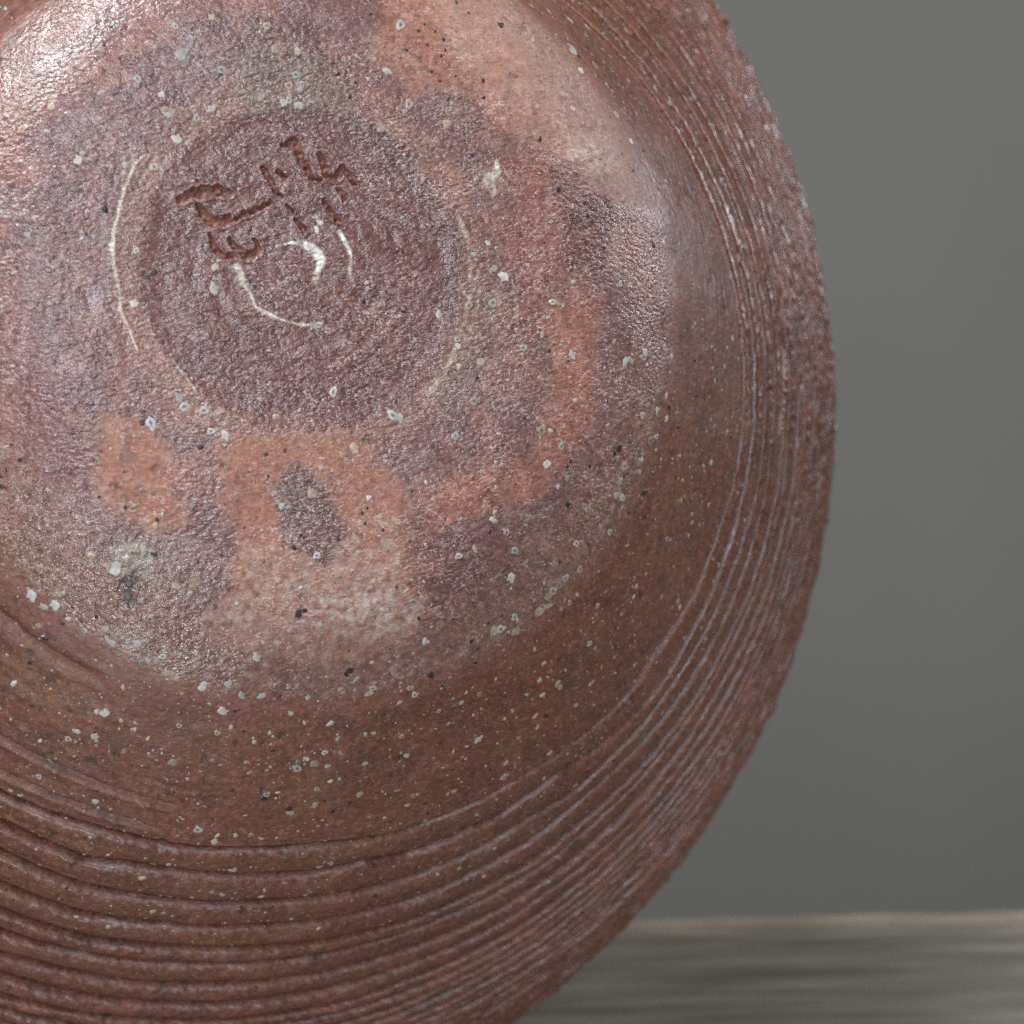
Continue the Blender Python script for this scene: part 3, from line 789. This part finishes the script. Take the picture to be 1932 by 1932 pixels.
# the countless small specks, one mesh
rs = np.random.RandomState(11)
vv, ff, cc, base_i = [], [], [], 0
cnt = 0
while cnt < 7500:
    s = math.sqrt(rs.uniform(3 ** 2, 150 ** 2)); t = rs.uniform(-math.pi, math.pi)
    d = .22
    if s > S_EDGE + 3: d = .55 - .30 * sm(100, 140, np.array(s))
    d += .75 * math.exp(-((s - S_EDGE + .5) / 3.0) ** 2)
    if s < 30: d *= .35
    if rs.rand() > d: continue
    p, n, (i, j) = frame_at(s, t)
    if s < 31 and sig[i, j] > .1: continue
    rad = float(np.clip(rs.lognormal(-1.5, .58), .09, .85))
    mv, mf, mc = (chips[rs.randint(8)] if rs.rand() > .13 else chips_d[rs.randint(3)])
    q = Vector(n).to_track_quat('Z', 'Y').to_matrix()
    a = rs.uniform(0, 6.28); sq_ = rs.uniform(.75, 1.3)
    ca, sa = math.cos(a), math.sin(a)
    L = np.array(q) @ np.array([[ca, -sa, 0], [sa, ca, 0], [0, 0, 1]]) @ np.diag([rad * sq_, rad / sq_, rad * .45]) * .001
    vv.append(mv @ L.T + p + n * .00002)
    ff += [tuple(k + base_i for k in f_) for f_ in mf]
    cc.append(mc * rs.uniform(.45, 1.0) * (1 if rs.rand() > .35 else np.array([1.1, .85, .66])))
    base_i += len(mv); cnt += 1
me = bpy.data.meshes.new('fine_ash'); me.from_pydata(np.concatenate(vv).tolist(), [], ff); me.update()
me.polygons.foreach_set('use_smooth', np.ones(len(ff), bool))
at = me.attributes.new('fired_colour', 'FLOAT_COLOR', 'POINT')
cc = np.concatenate(cc)
at.data.foreach_set('color', np.concatenate([cc, np.ones((len(cc), 1))], 1).astype(np.float32).ravel())
me.materials.append(SPECK)
o = bpy.data.objects.new('fine_ash', me); COL.objects.link(o); o.parent = jar; o['kind'] = 'stuff'

# ---------------------------------------------------------------- weathered board
def wood_material():
    m = bpy.data.materials.new("weathered_wood")
    nt, nd, lk, bs = nodes_of(m)
    tc = nd.new('ShaderNodeTexCoord')
    def noise(sc_, scale, detail=4, rough=.55):
        mp = nd.new('ShaderNodeMapping'); mp.inputs['Scale'].default_value = sc_
        lk.new(tc.outputs['Object'], mp.inputs['Vector'])
        n = nd.new('ShaderNodeTexNoise'); n.inputs['Scale'].default_value = scale
        n.inputs['Detail'].default_value = detail; n.inputs['Roughness'].default_value = rough
        lk.new(mp.outputs[0], n.inputs['Vector']); return n
    a = noise((1, 22, 22), 10, 4, .55); b = noise((1, 5, 5), 14, 3); c = noise((2, 60, 60), 14, 3)
    ramp = nd.new('ShaderNodeValToRGB'); e = ramp.color_ramp.elements
    e[0].position, e[0].color = .34, (.128, .112, .089, 1)
    e[1].position, e[1].color = .66, (.255, .232, .194, 1)
    lk.new(a.outputs['Fac'], ramp.inputs[0])
    r2 = nd.new('ShaderNodeValToRGB'); e = r2.color_ramp.elements
    e[0].position, e[0].color = .38, (.78, .76, .72, 1)
    e[1].position, e[1].color = .66, (1.08, 1.1, 1.1, 1)
    lk.new(b.outputs['Fac'], r2.inputs[0])
    mu = nd.new('ShaderNodeMix'); mu.data_type = 'RGBA'; mu.blend_type = 'MULTIPLY'; mu.inputs['Factor'].default_value = 1
    lk.new(ramp.outputs[0], mu.inputs['A']); lk.new(r2.outputs[0], mu.inputs['B'])
    # worn, bare sapwood along the back edge
    sep = nd.new('ShaderNodeSeparateXYZ'); lk.new(tc.outputs['Object'], sep.inputs[0])
    add = nd.new('ShaderNodeMath'); add.operation = 'MULTIPLY_ADD'; lk.new(b.outputs['Fac'], add.inputs[0]); add.inputs[1].default_value = .030; lk.new(sep.outputs['Y'], add.inputs[2])
    ed = nd.new('ShaderNodeMapRange'); lk.new(add.outputs[0], ed.inputs[0])
    for i, v in zip((1, 2, 3, 4), (-.022, .002, 0, .8)): ed.inputs[i].default_value = v
    tanr = nd.new('ShaderNodeValToRGB'); e = tanr.color_ramp.elements
    e[0].position, e[0].color = .40, (.36, .28, .225, 1)
    e[1].position, e[1].color = .62, (.56, .45, .33, 1)
    lk.new(noise((3, 8, 8), 5, 3).outputs['Fac'], tanr.inputs[0])
    m2 = nd.new('ShaderNodeMix'); m2.data_type = 'RGBA'
    lk.new(ed.outputs[0], m2.inputs['Factor']); lk.new(mu.outputs['Result'], m2.inputs['A']); lk.new(tanr.outputs[0], m2.inputs['B'])
    lk.new(m2.outputs['Result'], bs.inputs['Base Color'])
    bs.inputs['Roughness'].default_value = .75
    bp = nd.new('ShaderNodeBump'); bp.inputs['Strength'].default_value = .6; bp.inputs['Distance'].default_value = .002
    lk.new(c.outputs['Fac'], bp.inputs['Height']); lk.new(bp.outputs[0], bs.inputs['Normal'])
    return m
BX, BY, BT = 1.5, .50, .042
xs = np.linspace(-BX / 2, BX / 2, 301)
rb = random.Random(9)
prof = [(-BY, -BT), (-BY, -.008), (-BY + .002, -.003), (-BY + .006, -.0005), (-BY + .012, 0)] + [(-BY + .012 + (BY - .03) * k / 60, 0) for k in range(1, 60)] + \
       [(-.018, 0), (-.012, -.0006), (-.006, -.0026), (-.002, -.006), (0, -.011), (0, -BT)]
wv = np.zeros((len(xs), len(prof), 3))
nx = noise2p(xs / .035, np.zeros_like(xs) + .5, 64, 81) + .5 * noise2p(xs / .011, np.zeros_like(xs) + .5, 64, 82)
for k, (y, z) in enumerate(prof):
    top = z > -.012
    gr = noise2p(xs / .25 + y * 3, np.full_like(xs, (y + BY) * 160 + .3), 997, 83) if top else 0 * xs
    wv[:, k, 0] = xs
    wv[:, k, 1] = y + (nx * .0016 if y > -.019 else 0)
    wv[:, k, 2] = z + (gr * .0008 - .0008 if top else 0)
vs = wv.reshape(-1, 3).tolist(); npf = len(prof)
fs = [(i * npf + k, (i + 1) * npf + k, (i + 1) * npf + (k + 1) % npf, i * npf + (k + 1) % npf) for i in range(len(xs) - 1) for k in range(npf)]
fs += [tuple(range(npf)), tuple(range((len(xs) - 1) * npf, len(xs) * npf))[::-1]]
me = bpy.data.meshes.new('wooden_board'); me.from_pydata(vs, [], fs); me.update()
me.polygons.foreach_set('use_smooth', np.ones(len(fs), bool))
me.materials.append(wood_material())
board = bpy.data.objects.new('wooden_board', me); COL.objects.link(board)
board.location = (.05, .799, 0); board.rotation_euler = (0, 0, math.radians(4.2))
tag(board, 'thick weathered grey wooden board with a worn tan back edge under the jar', 'board')

# ---------------------------------------------------------------- wall
def wall_material():
    m = bpy.data.materials.new("grey_plaster")
    nt, nd, lk, bs = nodes_of(m)
    tc = nd.new('ShaderNodeTexCoord')
    n = nd.new('ShaderNodeTexNoise'); n.inputs['Scale'].default_value = 2.0; n.inputs['Detail'].default_value = 3
    lk.new(tc.outputs['Object'], n.inputs['Vector'])
    r = nd.new('ShaderNodeValToRGB'); e = r.color_ramp.elements
    e[0].position, e[0].color = .3, (.228, .223, .206, 1)
    e[1].position, e[1].color = .7, (.252, .247, .229, 1)
    lk.new(n.outputs['Fac'], r.inputs[0]); lk.new(r.outputs[0], bs.inputs['Base Color'])
    bs.inputs['Roughness'].default_value = .9
    return m
me = bpy.data.meshes.new('wall')
wy, wt = 2.6, .1
me.from_pydata([(-3, wy, -1), (3, wy, -1), (3, wy, 3), (-3, wy, 3), (-3, wy + wt, -1), (3, wy + wt, -1), (3, wy + wt, 3), (-3, wy + wt, 3)], [],
               [(0, 1, 2, 3), (5, 4, 7, 6), (1, 5, 6, 2), (4, 0, 3, 7), (3, 2, 6, 7), (4, 5, 1, 0)])
me.update(); me.materials.append(wall_material())
o = bpy.data.objects.new('wall', me); COL.objects.link(o); tag(o, kind='structure')
